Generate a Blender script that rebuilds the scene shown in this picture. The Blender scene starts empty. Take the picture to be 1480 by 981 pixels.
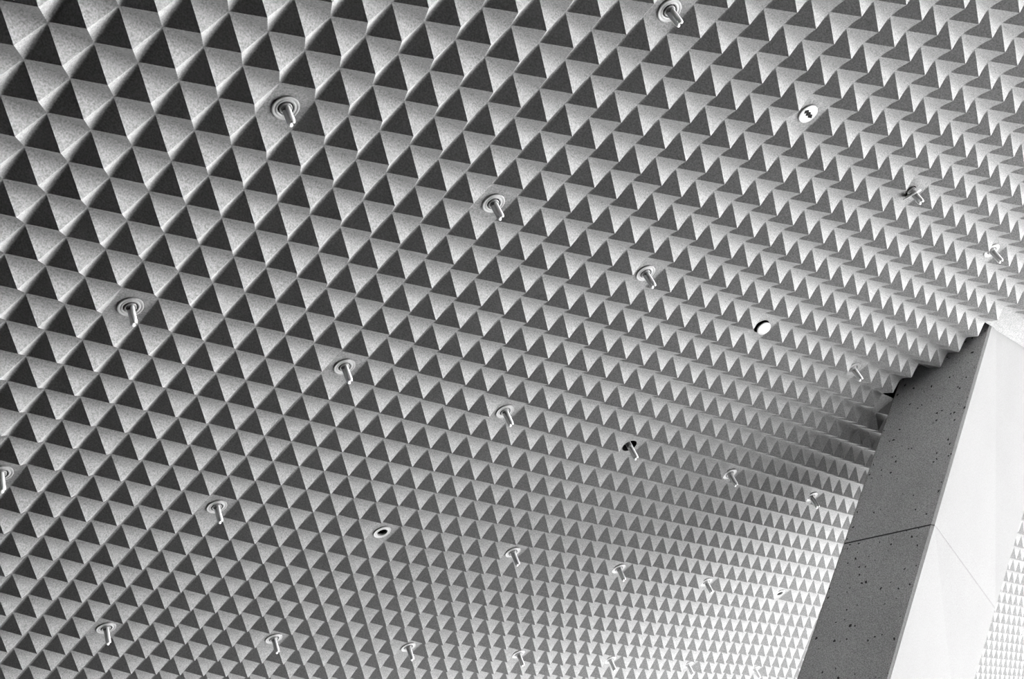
import bpy, math, random
import numpy as np
from mathutils import Matrix, Vector

# ------------------------------------------------------------------ units
# The soffit is a square lattice of 0.2 m cells; lattice (i, j, depth) -> metres.
S = 0.2
CEIL_Z = 1.6 + 22.020 * S                    # underside of the ceiling above the ground
def L(i, j, d=0.0):
    return Vector((i * S, j * S, CEIL_Z + d * S))

scene = bpy.context.scene
col = scene.collection

# ------------------------------------------------------------------ camera
cam_data = bpy.data.cameras.new('camera')
cam = bpy.data.objects.new('camera', cam_data)
col.objects.link(cam)
cam_data.sensor_width = 36.0
cam_data.lens = 1690.98 * 36.0 / 1480.0
cam_data.shift_x = -50.14 / 1480.0
cam_data.shift_y = -12.28 / 1480.0
cam_data.clip_end = 500
cam_data.clip_start = 0.05
right = Vector((0.65871482, -0.65247575, -0.3746602574))
down = Vector((0.23972193, 0.65401102, -0.71749772))
fwd = Vector((0.71318173, 0.3828121, 0.58721948))
M = Matrix((right, -down, -fwd)).transposed().to_4x4()
M.translation = L(-13.67648272, -10.49888568, -22.01977443)
cam.matrix_world = M
scene.camera = cam

# ------------------------------------------------------------------ light
scene.view_settings.view_transform = 'Standard'
scene.view_settings.look = 'None'
scene.view_settings.gamma = 1.0
scene.view_settings.use_curve_mapping = False
scene.view_settings.exposure = 3.05

world = bpy.data.worlds.new('sky')
scene.world = world
world.use_nodes = True
wn = world.node_tree.nodes
wn['Background'].inputs['Color'].default_value = (0.8, 0.8, 0.8, 1)
wn['Background'].inputs['Strength'].default_value = 0.0

SUN_EL, SUN_AZ, SUN_STRENGTH = math.radians(13.9), math.radians(-30), 300.0
sun_data = bpy.data.lights.new('sun', 'SUN')
sun_data.energy = SUN_STRENGTH
sun_data.angle = math.radians(0.6)
sun = bpy.data.objects.new('sun', sun_data)
col.objects.link(sun)
sdir = Vector((math.cos(SUN_EL) * math.cos(SUN_AZ), math.cos(SUN_EL) * math.sin(SUN_AZ), math.sin(SUN_EL)))
sun.rotation_euler = sdir.to_track_quat('Z', 'Y').to_euler()
sun.location = (20, 10, 12)

# ------------------------------------------------------------------ materials
def concrete(name, base, grain=0.12, stain=0.10, pits=0.0, rough=0.9, scale=1.0, bump=0.15):
    m = bpy.data.materials.new(name)
    m.use_nodes = True
    nt = m.node_tree
    N, K = nt.nodes, nt.links
    bsdf = N['Principled BSDF']
    bsdf.inputs['Roughness'].default_value = rough
    bsdf.inputs['Specular IOR Level'].default_value = 0.1
    geo = N.new('ShaderNodeNewGeometry')
    n1 = N.new('ShaderNodeTexNoise')
    n1.inputs['Scale'].default_value = 115 * scale
    n1.inputs['Detail'].default_value = 3
    n2 = N.new('ShaderNodeTexNoise')
    n2.inputs['Scale'].default_value = 2.3 * scale
    n2.inputs['Detail'].default_value = 6
    K.new(geo.outputs['Position'], n1.inputs['Vector'])
    K.new(geo.outputs['Position'], n2.inputs['Vector'])
    def mr(src, lo, hi, a=0.3, b=0.7):
        r = N.new('ShaderNodeMapRange')
        r.inputs['From Min'].default_value = a
        r.inputs['From Max'].default_value = b
        r.inputs['To Min'].default_value = lo
        r.inputs['To Max'].default_value = hi
        K.new(src, r.inputs['Value'])
        return r.outputs['Result']
    def mul(a, b):
        x = N.new('ShaderNodeMath')
        x.operation = 'MULTIPLY'
        K.new(a, x.inputs[0])
        if isinstance(b, float):
            x.inputs[1].default_value = b
        else:
            K.new(b, x.inputs[1])
        return x.outputs[0]
    v = mul(mr(n1.outputs['Fac'], 1 - grain, 1 + grain), mr(n2.outputs['Fac'], 1 - stain, 1 + stain))
    v = mul(v, float(base))
    height = n1.outputs['Fac']
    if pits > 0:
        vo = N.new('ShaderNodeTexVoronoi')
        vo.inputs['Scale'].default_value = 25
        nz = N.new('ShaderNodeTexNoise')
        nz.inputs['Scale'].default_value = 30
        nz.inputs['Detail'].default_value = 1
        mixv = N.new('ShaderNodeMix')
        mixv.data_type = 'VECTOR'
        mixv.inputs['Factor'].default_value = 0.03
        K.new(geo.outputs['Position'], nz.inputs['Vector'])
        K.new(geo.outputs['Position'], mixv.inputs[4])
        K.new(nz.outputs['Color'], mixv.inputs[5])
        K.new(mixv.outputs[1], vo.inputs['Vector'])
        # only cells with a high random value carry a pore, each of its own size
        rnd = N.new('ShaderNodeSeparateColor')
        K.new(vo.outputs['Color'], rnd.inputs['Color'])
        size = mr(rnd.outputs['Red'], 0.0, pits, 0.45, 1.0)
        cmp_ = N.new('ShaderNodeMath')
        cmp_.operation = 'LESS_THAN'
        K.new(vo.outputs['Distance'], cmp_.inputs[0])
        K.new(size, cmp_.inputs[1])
        inv = mr(cmp_.outputs[0], 1.0, 0.12, 0.0, 1.0)  # pores darkened: the shade inside them is put into the colour
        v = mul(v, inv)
        add = N.new('ShaderNodeMath')
        add.operation = 'SUBTRACT'
        K.new(height, add.inputs[0])
        K.new(cmp_.outputs[0], add.inputs[1])
        height = add.outputs[0]
    comb = N.new('ShaderNodeCombineColor')
    for c in ('Red', 'Green', 'Blue'):
        K.new(v, comb.inputs[c])
    K.new(comb.outputs['Color'], bsdf.inputs['Base Color'])
    if bump > 0:
        b = N.new('ShaderNodeBump')
        b.inputs['Strength'].default_value = bump
        b.inputs['Distance'].default_value = 0.003
        K.new(height, b.inputs['Height'])
        K.new(b.outputs['Normal'], bsdf.inputs['Normal'])
    return m

def plain(name, v, rough=0.5, spec=0.5, metal=0.0, noise=0.08):
    m = bpy.data.materials.new(name)
    m.use_nodes = True
    nt = m.node_tree
    b = nt.nodes['Principled BSDF']
    b.inputs['Roughness'].default_value = rough
    b.inputs['Specular IOR Level'].default_value = spec
    b.inputs['Metallic'].default_value = metal
    n = nt.nodes.new('ShaderNodeTexNoise')
    n.inputs['Scale'].default_value = 60
    g = nt.nodes.new('ShaderNodeNewGeometry')
    nt.links.new(g.outputs['Position'], n.inputs['Vector'])
    r = nt.nodes.new('ShaderNodeMapRange')
    r.inputs['From Min'].default_value = 0.3
    r.inputs['From Max'].default_value = 0.7
    r.inputs['To Min'].default_value = v * (1 - noise)
    r.inputs['To Max'].default_value = v * (1 + noise)
    nt.links.new(n.outputs['Fac'], r.inputs['Value'])
    c = nt.nodes.new('ShaderNodeCombineColor')
    for k in ('Red', 'Green', 'Blue'):
        nt.links.new(r.outputs['Result'], c.inputs[k])
    nt.links.new(c.outputs['Color'], b.inputs['Base Color'])
    return m

M_CEIL = concrete('cast_ceiling_concrete', 0.09, grain=0.36, stain=0.05)
M_RAW_LIFTED = concrete('raw_shade_lifted_concrete', 0.33, grain=0.42, stain=0.07, pits=0.26, bump=0.2)  # pitted side, base colour raised to offset the shade on it
M_ARRIS = concrete('corner_light_tone_concrete', 0.10, grain=0.15, stain=0.05, bump=0.1)  # chamfer, base colour set to give its half-lit tone
M_PIER = concrete('smooth_light_lowered_concrete', 0.053, grain=0.12, stain=0.03, bump=0.1)  # smooth side, base colour lowered to offset the strong light on it
M_JOINT = concrete('pour_joint_mortar', 0.043, grain=0.2)
M_GROUND = concrete('paving_concrete', 0.05, grain=0.06, stain=0.12, scale=0.6)
M_LIGHT_BLOCKER = concrete('light_blocker_concrete', 0.05, grain=0.06)  # for the added walls that keep light out
M_RIM = plain('painted_light_rim', 0.085, 0.5)
M_BRIGHT = plain('bare_white_disc', 0.14, 0.4)
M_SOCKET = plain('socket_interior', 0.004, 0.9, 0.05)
M_CUP = plain('socket_ring', 0.07, 0.45)
M_TUBE = plain('lamp_tube_glass', 0.32, 0.4, 0.3, 0.0, 0.02)

# ------------------------------------------------------------------ helpers
def link(name, me, parent=None, loc=None):
    o = bpy.data.objects.new(name, me)
    col.objects.link(o)
    if parent is not None:
        o.parent = parent
    if loc is not None:
        o.location = loc
    return o

def mesh(name, verts, faces, mat, smooth=False, normals=None):
    me = bpy.data.meshes.new(name)
    me.from_pydata([tuple(v) for v in verts], [], faces)
    me.materials.append(mat)
    if smooth:
        me.polygons.foreach_set('use_smooth', [True] * len(me.polygons))
    me.update()
    if normals is not None:
        me.polygons.foreach_set('use_smooth', [True] * len(me.polygons))
        me.normals_split_custom_set(normals)
    return me

class Shape:
    """Collects lathed rings, tubes and boxes into one mesh (cell units)."""
    def __init__(self):
        self.v, self.f = [], []
    def lathe(self, profile, n=24, cx=0.0, cy=0.0, close=True):
        base = len(self.v)
        for r, z in profile:
            for k in range(n):
                a = 2 * math.pi * k / n
                self.v.append(((cx + r * math.cos(a)) * S, (cy + r * math.sin(a)) * S, z * S))
        for q in range(len(profile) - 1):
            for k in range(n):
                a = base + q * n + k
                b = base + q * n + (k + 1) % n
                self.f.append((a, a + n, b + n, b))
        if close:
            self.f.append(tuple(base + (len(profile) - 1) * n + k for k in range(n)))
        return self
    def path(self, pts, r, n=10):
        base = len(self.v)
        pts = [Vector(p) for p in pts]
        for q, p in enumerate(pts):
            t = (pts[min(q + 1, len(pts) - 1)] - pts[max(q - 1, 0)]).normalized()
            u = t.cross(Vector((1, 0, 0))).normalized()
            w = t.cross(u).normalized()
            for k in range(n):
                a = 2 * math.pi * k / n
                c = p + r * (math.cos(a) * u + math.sin(a) * w)
                self.v.append(tuple(c * S))
        for q in range(len(pts) - 1):
            for k in range(n):
                a = base + q * n + k
                b = base + q * n + (k + 1) % n
                self.f.append((a, b, b + n, a + n))
        return self
    def build(self, name, mat, smooth=True):
        return mesh(name, self.v, self.f, mat, smooth)

# ------------------------------------------------------------------ one pyramid
H = 0.512          # apex depth in cells
T = 0.06            # width of the rounded valley
MS = H / (0.5 - T / 2)

def pyramid_cell(rings):
    """verts/faces/normals (per loop) of one hanging pyramid over the unit cell.
    The valleys between the rows are cast softer than those across them."""
    V, F, NN = [], [], []
    rot = [lambda x, y: (x, y), lambda x, y: (1 - y, x), lambda x, y: (1 - x, 1 - y), lambda x, y: (y, 1 - x)]
    rotn = [lambda x, y: (x, y), lambda x, y: (-y, x), lambda x, y: (-x, -y), lambda x, y: (y, -x)]
    def depth(t):
        return -MS * t * t / (2 * T) if t < T else -MS * T / 2 - MS * (t - T)
    for q in range(4):
        R, RN = rot[q], rotn[q]
        soft = 0.24 if q in (0, 2) else 0.05
        rows = []
        for t in rings:
            s = MS * min(1.0, t / soft)
            rows.append(((t, t, depth(t)), (1 - t, t, depth(t)), Vector((0, -s, -1)).normalized()))
        base = len(V)
        for a, b, n in rows:
            V += [(*R(a[0], a[1]), a[2]), (*R(b[0], b[1]), b[2])]
        V.append((0.5, 0.5, -H))
        for k in range(len(rows) - 1):
            F.append((base + 2 * k, base + 2 * k + 2, base + 2 * k + 3, base + 2 * k + 1))
            for w in (k, k + 1, k + 1, k):
                n = rows[w][2]
                NN.append((*RN(n.x, n.y), n.z))
        k = len(rows) - 1
        F.append((base + 2 * k, base + 2 * len(rows), base + 2 * k + 1))
        n = rows[-1][2]
        NN += [(*RN(n.x, n.y), n.z)] * 3
    return np.array(V), F, np.array(NN)

PV, PF, PN = pyramid_cell([0.0, 0.03, 0.06, 0.24])
QV, QF, QN = pyramid_cell([0.0, 0.06, 0.24])

# ------------------------------------------------------------------ the setting
I0, I1, J0, J1 = -24, 118, -34, 46           # cells of the soffit that are modelled one by one

def in_frame(i, j, d=0.0):
    p = L(i, j, d) - M.translation
    z = p.dot(fwd)
    return (740 + 1690.98 * p.dot(right) / z + 50.14, 490.5 + 1690.98 * p.dot(down) / z - 12.28)

light_cells = {}
for m in range(-4, 17):
    for n in range(-5, 7):
        light_cells[(7 * m, 7 * n)] = (m, n)
plain_cells = {(32, -1), (32, 0), (32, 1)}
for i in range(33, 45):
    plain_cells.add((i, -5))
for i in range(33, 44):
    for j in range(-4, 1):
        plain_cells.add((i, j))              # the pillar's head meets the ceiling here
light_cells.pop((35, 0), None)

LABELS = {
 (1, -1): 'round ceiling light with bare twin tube, cut by the top edge of the photo',
 (2, -1): 'bright white round ceiling disc with a torn black slot and no tube',
 (3, -1): 'ceiling light whose rim has slipped down beside its tube, upper right of the photo',
 (4, -1): 'ceiling light with twin tube at the right edge of the photo, above the pillar head',
 (0, 0): 'large round ceiling light with bare twin tube, nearest the top left corner',
 (1, 0): 'round ceiling light with twin tube, between the large top left one and the photo centre',
 (2, 0): 'round ceiling light with twin tube, just left of the loose tilted cover disc',
 (3, 0): 'ceiling light closed by a loose tilted pale cover disc with a black gap',
 (4, 0): 'shaded ceiling light with twin tube, right beside the upper corner of the pillar',
 (0, 1): 'round ceiling light with twin tube standing alone at mid height on the left',
 (1, 1): 'round ceiling light with twin tube nearest the middle of the photo, left of centre',
 (2, 1): 'round ceiling light with twin tube, directly left of the wide black open socket',
 (3, 1): 'ceiling light with a wide black open socket and its twin tube still hanging',
 (4, 1): 'small ceiling light with twin tube, directly right of the wide black open socket',
 (5, 1): 'small pale ceiling light with tube, close left of the pillar edge at mid height',
 (0, 2): 'ceiling light with bright twin tube half cut by the left edge of the photo',
 (1, 2): 'round ceiling light with twin tube in the lower left, left of the empty dark socket',
 (2, 2): 'ceiling light without tube, a black empty socket in a pale ring, lower left of centre',
 (3, 2): 'small ceiling light with tube, first to the right of the empty dark socket ring',
 (4, 2): 'small ceiling light with tube, second to the right of the empty dark socket ring',
 (5, 2): 'tiny pale ceiling light with tube, just left of the small black dot socket',
 (6, 2): 'tiny ceiling light without tube, a small black dot near the pillar',
 (1, 3): 'ceiling light with twin tube in the bottom left corner of the photo',
 (2, 3): 'ceiling light with twin tube at the bottom edge, second from the bottom left corner',
 (3, 3): 'small ceiling light with tube at the bottom edge, third from the bottom left corner',
 (4, 3): 'small pale ceiling light with tube at the bottom edge, fourth from the bottom left corner',
 (5, 3): 'tiny pale ceiling light at the bottom edge, third from the pillar',
 (6, 3): 'tiny pale ceiling light at the bottom edge, second from the pillar',
 (7, 3): 'tiny pale ceiling light at the bottom edge, closest to the pillar',
 (11, 2): 'tiny ceiling light beyond the pillar at the right edge of the photo',
}
SEEN = set(LABELS)                           # the lights the photograph shows
# flat ground of the light cells and the plain strip round the pillar's head
fv, ff = [], []
HOLE = 0.20
WIDE = 0.31                                  # the light with the wide open socket
for i in range(I0, I1):
    for j in range(J0, J1):
        if (i, j) in light_cells:
            b = len(fv)
            n = 24
            if light_cells[(i, j)] not in SEEN:  # a plain cell: no light is built here
                fv += [L(i, j), L(i, j + 1), L(i + 1, j + 1), L(i + 1, j)]
                ff.append((b, b + 1, b + 2, b + 3))
                continue
            hole = WIDE if light_cells[(i, j)] in ((3, 1), (3, 0)) else HOLE
            for k in range(n):
                a = 2 * math.pi * k / n
                c, s_ = math.cos(a), math.sin(a)
                q = 0.5 / max(abs(c), abs(s_))
                fv.append(L(i + .5 + q * c, j + .5 + q * s_))
            for k in range(n):
                a = 2 * math.pi * k / n
                fv.append(L(i + .5 + hole * math.cos(a), j + .5 + hole * math.sin(a)))
            for k in range(n):
                k2 = (k + 1) % n
                ff.append((b + k, b + n + k, b + n + k2, b + k2))
        elif (i, j) in plain_cells:
            b = len(fv)
            up = 0.6 if (i in (32, 33) and j in (-1, 0)) or (i == 33 and -4 <= j <= 0) else 0.0   # slot round the pillar head
            fv += [L(i, j, up), L(i, j + 1, up), L(i + 1, j + 1, up), L(i + 1, j, up)]
            ff.append((b, b + 1, b + 2, b + 3))
# the slab itself: a closed box above, open under the modelled cells
def box_faces(x0, x1, y0, y1, z0, z1):
    b = len(fv)
    for z in (z0, z1):
        fv.extend([L(x0, y0, z), L(x1, y0, z), L(x1, y1, z), L(x0, y1, z)])
    ff.extend([(b, b + 1, b + 2, b + 3), (b + 4, b + 7, b + 6, b + 5), (b, b + 4, b + 5, b + 1),
               (b + 1, b + 5, b + 6, b + 2), (b + 2, b + 6, b + 7, b + 3), (b + 3, b + 7, b + 4, b)])
XE0, XE1, YE0, YE1 = -45, 124, -180, 300  # canopy edges stretched out of view to shut out light from the sides
YW = 60                                       # the added far wall blocks sun beyond this line
box_faces(XE0, XE1, YE0, YE1, 1.2, 3.2)
box_faces(XE0, I0, YE0, YE1, 0, 1.2)
box_faces(I1, XE1, YE0, YE1, 0, 1.2)
box_faces(I0, I1, YE0, J0, 0, 1.2)
box_faces(I0, I1, J1, YE1, 0, 1.2)
ceiling = link('ceiling', mesh('ceiling', fv, ff, M_CEIL))
ceiling['kind'] = 'structure'

# the pyramids: the 300 that show largest are objects, the rest one joined part
cells = [(i, j) for i in range(I0, I1) for j in range(J0, J1)
         if (i, j) not in light_cells and (i, j) not in plain_cells]
def shown(i, j):
    x, y = in_frame(i + .5, j + .5, -.25)
    if not (-12 < x < 1492 and -12 < y < 993):
        return 0.0
    a, b, c = in_frame(i, j), in_frame(i + 1, j), in_frame(i, j + 1)
    return abs((b[0] - a[0]) * (c[1] - a[1]) - (b[1] - a[1]) * (c[0] - a[0]))
cells.sort(key=lambda c: -shown(*c))
one = mesh('pyramid', PV * S, PF, M_CEIL, normals=[tuple(n) for n in PN])
for i, j in cells[:300]:
    link('pyramid', one, ceiling, L(i, j))

rest = np.array(cells[300:], float)
big = np.zeros((len(rest), len(QV), 3))
big[:, :, 0] = (QV[None, :, 0] + rest[:, None, 0]) * S
big[:, :, 1] = (QV[None, :, 1] + rest[:, None, 1]) * S
big[:, :, 2] = QV[None, :, 2] * S + CEIL_Z
allf = []
nv = len(QV)
for k in range(len(rest)):
    o = k * nv
    allf.extend([tuple(a + o for a in f) for f in QF])
allv = big.reshape(-1, 3).tolist()
alln = np.tile(QN, (len(rest), 1)).tolist()
field = link('pyramid_field', mesh('pyramid_field', allv, allf, M_CEIL, normals=alln), ceiling)
field['kind'] = 'stuff'

# ground and unseen dark walls added to block light, left and far
def box_obj(name, x0, x1, y0, y1, z0, z1, mat):
    v = [(x, y, z) for z in (z0, z1) for x, y in ((x0, y0), (x1, y0), (x1, y1), (x0, y1))]
    f = [(0, 3, 2, 1), (4, 5, 6, 7), (0, 1, 5, 4), (1, 2, 6, 5), (2, 3, 7, 6), (3, 0, 4, 7)]
    return link(name, mesh(name, v, f, mat))
floor = box_obj('floor', -40, 120, -90, 120, -0.3, 0.0, M_GROUND)
floor['kind'] = 'structure'
wl = box_obj('light_blocker_left', XE0 * S, XE0 * S + .4, YE0 * S, YE1 * S, 0, CEIL_Z, M_LIGHT_BLOCKER)
wl['kind'] = 'structure'
wr = box_obj('sun_blocker_far', XE1 * S - .4, XE1 * S, YW * S, YE1 * S, 0, CEIL_Z, M_LIGHT_BLOCKER)
wr['kind'] = 'structure'

# ------------------------------------------------------------------ leaning pillar
A0, B0, D0 = np.array([32.907, .984, 0]), np.array([33.609, -3.995, 0]), np.array([42.785, -3.995, 0])
dA, dB, dD = np.array([-.667, .844, -1]), np.array([-.662, .822, -1]), np.array([-.717, .886, -1])
E0, dE = np.array([42.5, .984, 0]), np.array([-.73, .9, -1])
ZB = 30.0
Cc = np.array([-13.67648272, -10.49888568, -22.01977443])
Rm = np.array([right, down, fwd])
def pray(px, py):
    return Rm.T @ np.array([(px - 740 - 50.14) / 1690.98, (py - 490.5 + 12.28) / 1690.98, 1])
def hit(px, py, P0, n):
    d = pray(px, py)
    return Cc + ((P0 - Cc) @ n) / (d @ n) * d
nd = np.cross(B0 - A0, dA)                   # dark face plane
nw = np.cross(D0 - B0, dB)                   # white face plane
J = [hit(1222, 785, A0, nd), hit(1345, 758, B0, nd), hit(1436, 858, B0, nw)]
jn = np.cross(J[1] - J[0], J[2] - J[0])
jn /= np.linalg.norm(jn)
if jn[2] < 0:
    jn = -jn
def cut(P0, d, off):
    t = ((J[0] - P0) @ jn + off) / (d @ jn)
    return P0 + t * d
CH = 0.11                                    # chamfer on the sharp corners, in cells
def section(pts):
    """four corners -> eight, each corner chamfered"""
    out = []
    n = len(pts)
    for k in range(n):
        p, a, b = pts[k], pts[k - 1], pts[(k + 1) % n]
        out += [p + (a - p) / np.linalg.norm(a - p) * CH, p + (b - p) / np.linalg.norm(b - p) * CH]
    return out
def prism(name, top, bot, mat, parent):
    t, b = section(top), section(bot)
    n = len(t)
    v = [L(*p) for p in t + b]
    f = [tuple(range(n)), tuple(range(2 * n - 1, n - 1, -1))]
    f += [(k, k + n, (k + 1) % n + n, (k + 1) % n) for k in range(n)]
    me = mesh(name, v, f, mat)
    if mat is M_JOINT:
        return link(name, me, parent)
    me.materials.append(M_RAW_LIFTED)
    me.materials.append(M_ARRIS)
    # narrow sides pitted, lightened against shade; broad sides smooth, darkened against light; corners between
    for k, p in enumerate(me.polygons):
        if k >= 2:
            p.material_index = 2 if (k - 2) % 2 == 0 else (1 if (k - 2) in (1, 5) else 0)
    o = link(name, me, parent)
    return o
pil = bpy.data.objects.new('leaning_pillar', None)
col.objects.link(pil)
pil['label'] = 'massive leaning concrete pillar with a dark pitted side and a bright smooth side'
pil['category'] = 'pillar'
edges = [(A0, dA), (B0, dB), (D0, dD), (E0, dE)]
G = 0.032
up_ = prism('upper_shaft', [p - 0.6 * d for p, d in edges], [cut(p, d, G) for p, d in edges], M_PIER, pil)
def shrink(pts, k):
    c = sum(pts) / len(pts)
    return [c + (p - c) * k for p in pts]
prism('pour_joint', shrink([cut(p, d, G * 1.2) for p, d in edges], .998), shrink([cut(p, d, -G * 1.2) for p, d in edges], .998), M_JOINT, pil)
ZK = 12.5                                    # below this depth the leg tapers to its foot
knee = [p + d * ZK for p, d in edges]
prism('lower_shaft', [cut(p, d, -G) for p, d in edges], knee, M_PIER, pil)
kc = sum(knee) / 4
foot_c = kc + np.array([-.7, .9, -1]) * (ZB - ZK)
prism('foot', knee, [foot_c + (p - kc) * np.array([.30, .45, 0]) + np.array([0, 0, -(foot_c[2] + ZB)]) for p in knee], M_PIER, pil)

# ------------------------------------------------------------------ ceiling lights
TUBE = 0.62
rim_me = Shape().lathe([(.335, 0.01), (.335, -.035), (.32, -.045), (.285, -.045), (.275, -.038), (.25, -.038), (.235, -.047),
                        (.20, -.047), (.185, -.02), (.185, .05)], 28, close=False).build('rim', M_RIM)
white_me = Shape().lathe([(.32, 0.01), (.32, -.04), (.30, -.055), (.06, -.045)], 28, close=False)
white_me = white_me.build('rim', M_BRIGHT)
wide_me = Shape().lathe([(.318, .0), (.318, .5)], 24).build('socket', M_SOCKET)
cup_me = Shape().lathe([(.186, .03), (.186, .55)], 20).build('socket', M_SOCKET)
ring_me = Shape().lathe([(.16, .02), (.16, -.045), (.145, -.06), (.12, -.06), (.11, -.04), (.11, .3)], 20, close=True).build('socket_ring', M_CUP)
def tube_shape():
    s = Shape()
    z1 = -TUBE + .05
    for sy in (-1, 1):
        s.path([(0, sy * .062, .25), (0, sy * .062, z1), (0, sy * .055, z1 - .03), (0, sy * .035, z1 - .05)], .056, 10)
        b = len(s.v) - 10
        s.f.append(tuple(b + k for k in range(10)))
    s.path([(0, -.05, -TUBE + .13), (0, .05, -TUBE + .13)], .03, 8) if False else None
    return s
tube_me = tube_shape().build('lamp_tube', M_TUBE)
bridge = Shape()
bridge.v = [(x * S, y * S, z * S) for z in (.1, -TUBE + .12) for x, y in ((-.02, -.05), (.02, -.05), (.02, .05), (-.02, .05))]
bridge.f = [(0, 3, 2, 1), (4, 5, 6, 7), (0, 1, 5, 4), (1, 2, 6, 5), (2, 3, 7, 6), (3, 0, 4, 7)]
bridge_me = bridge.build('tube_bridge', M_TUBE, smooth=False)
base_me = Shape().lathe([(.115, .2), (.115, -.05), (.10, -.09), (.0, -.09)], 16, close=False).build('lamp_base', M_CUP)
disc_me = Shape().lathe([(.0, .015), (.24, .015), (.27, 0.0), (.27, -.03), (.24, -.045), (.10, -.03), (.0, -.03)], 28, close=False).build('cover_disc', M_BRIGHT)
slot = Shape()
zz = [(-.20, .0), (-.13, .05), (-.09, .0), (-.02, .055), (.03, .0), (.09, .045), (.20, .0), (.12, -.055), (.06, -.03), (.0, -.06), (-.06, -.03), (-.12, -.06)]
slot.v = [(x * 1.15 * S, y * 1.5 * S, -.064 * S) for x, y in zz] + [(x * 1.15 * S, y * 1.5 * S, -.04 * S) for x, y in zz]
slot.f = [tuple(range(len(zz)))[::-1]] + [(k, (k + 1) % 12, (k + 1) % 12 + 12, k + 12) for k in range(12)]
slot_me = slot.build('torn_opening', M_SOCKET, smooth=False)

SPECIAL = {(2, -1): 'white', (2, 2): 'empty', (3, 0): 'cover', (3, 1): 'open', (6, 2): 'empty', (3, -1): 'slipped'}
def make_light(i, j, key):
    kind = SPECIAL.get(key, 'normal')
    e = bpy.data.objects.new('ceiling_light', None)
    col.objects.link(e)
    e.location = L(i + .5, j + .5)
    e['label'] = LABELS.get(key, 'tiny washed out ceiling light with tube, far along the lattice')
    e['category'] = 'ceiling light'
    e['group'] = 'round lights set in the pyramid ceiling'
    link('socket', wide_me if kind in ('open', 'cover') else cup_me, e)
    if kind == 'white':
        r = link('rim', white_me, e)
        s = link('torn_opening', slot_me, e)
        s.rotation_euler.z = math.radians(8)
        s['label'] = 'ragged black slot'
        return e
    if kind == 'cover':
        c = link('cover_disc', disc_me, e, Vector((.09, .0, -.07)) * S)
        c.rotation_euler = (math.radians(-6), math.radians(10), 0)
        return e
    if kind == 'slipped':
        r = link('rim', rim_me, e, Vector((-.10, .05, -.20)) * S)
        r.rotation_euler = (math.radians(14), math.radians(-30), 0)
    elif kind == 'open':
        pass
    else:
        link('rim', rim_me, e)
    if kind in ('empty',):
        return e
    if kind != 'open':
        link('socket_ring', ring_me, e)
    link('lamp_base', base_me, e)
    t = link('lamp_tube', tube_me, e)
    link('tube_bridge', bridge_me, t)
    return e

for (i, j), (m, n) in light_cells.items():
    if (m, n) in LABELS:
        make_light(i, j, (m, n))
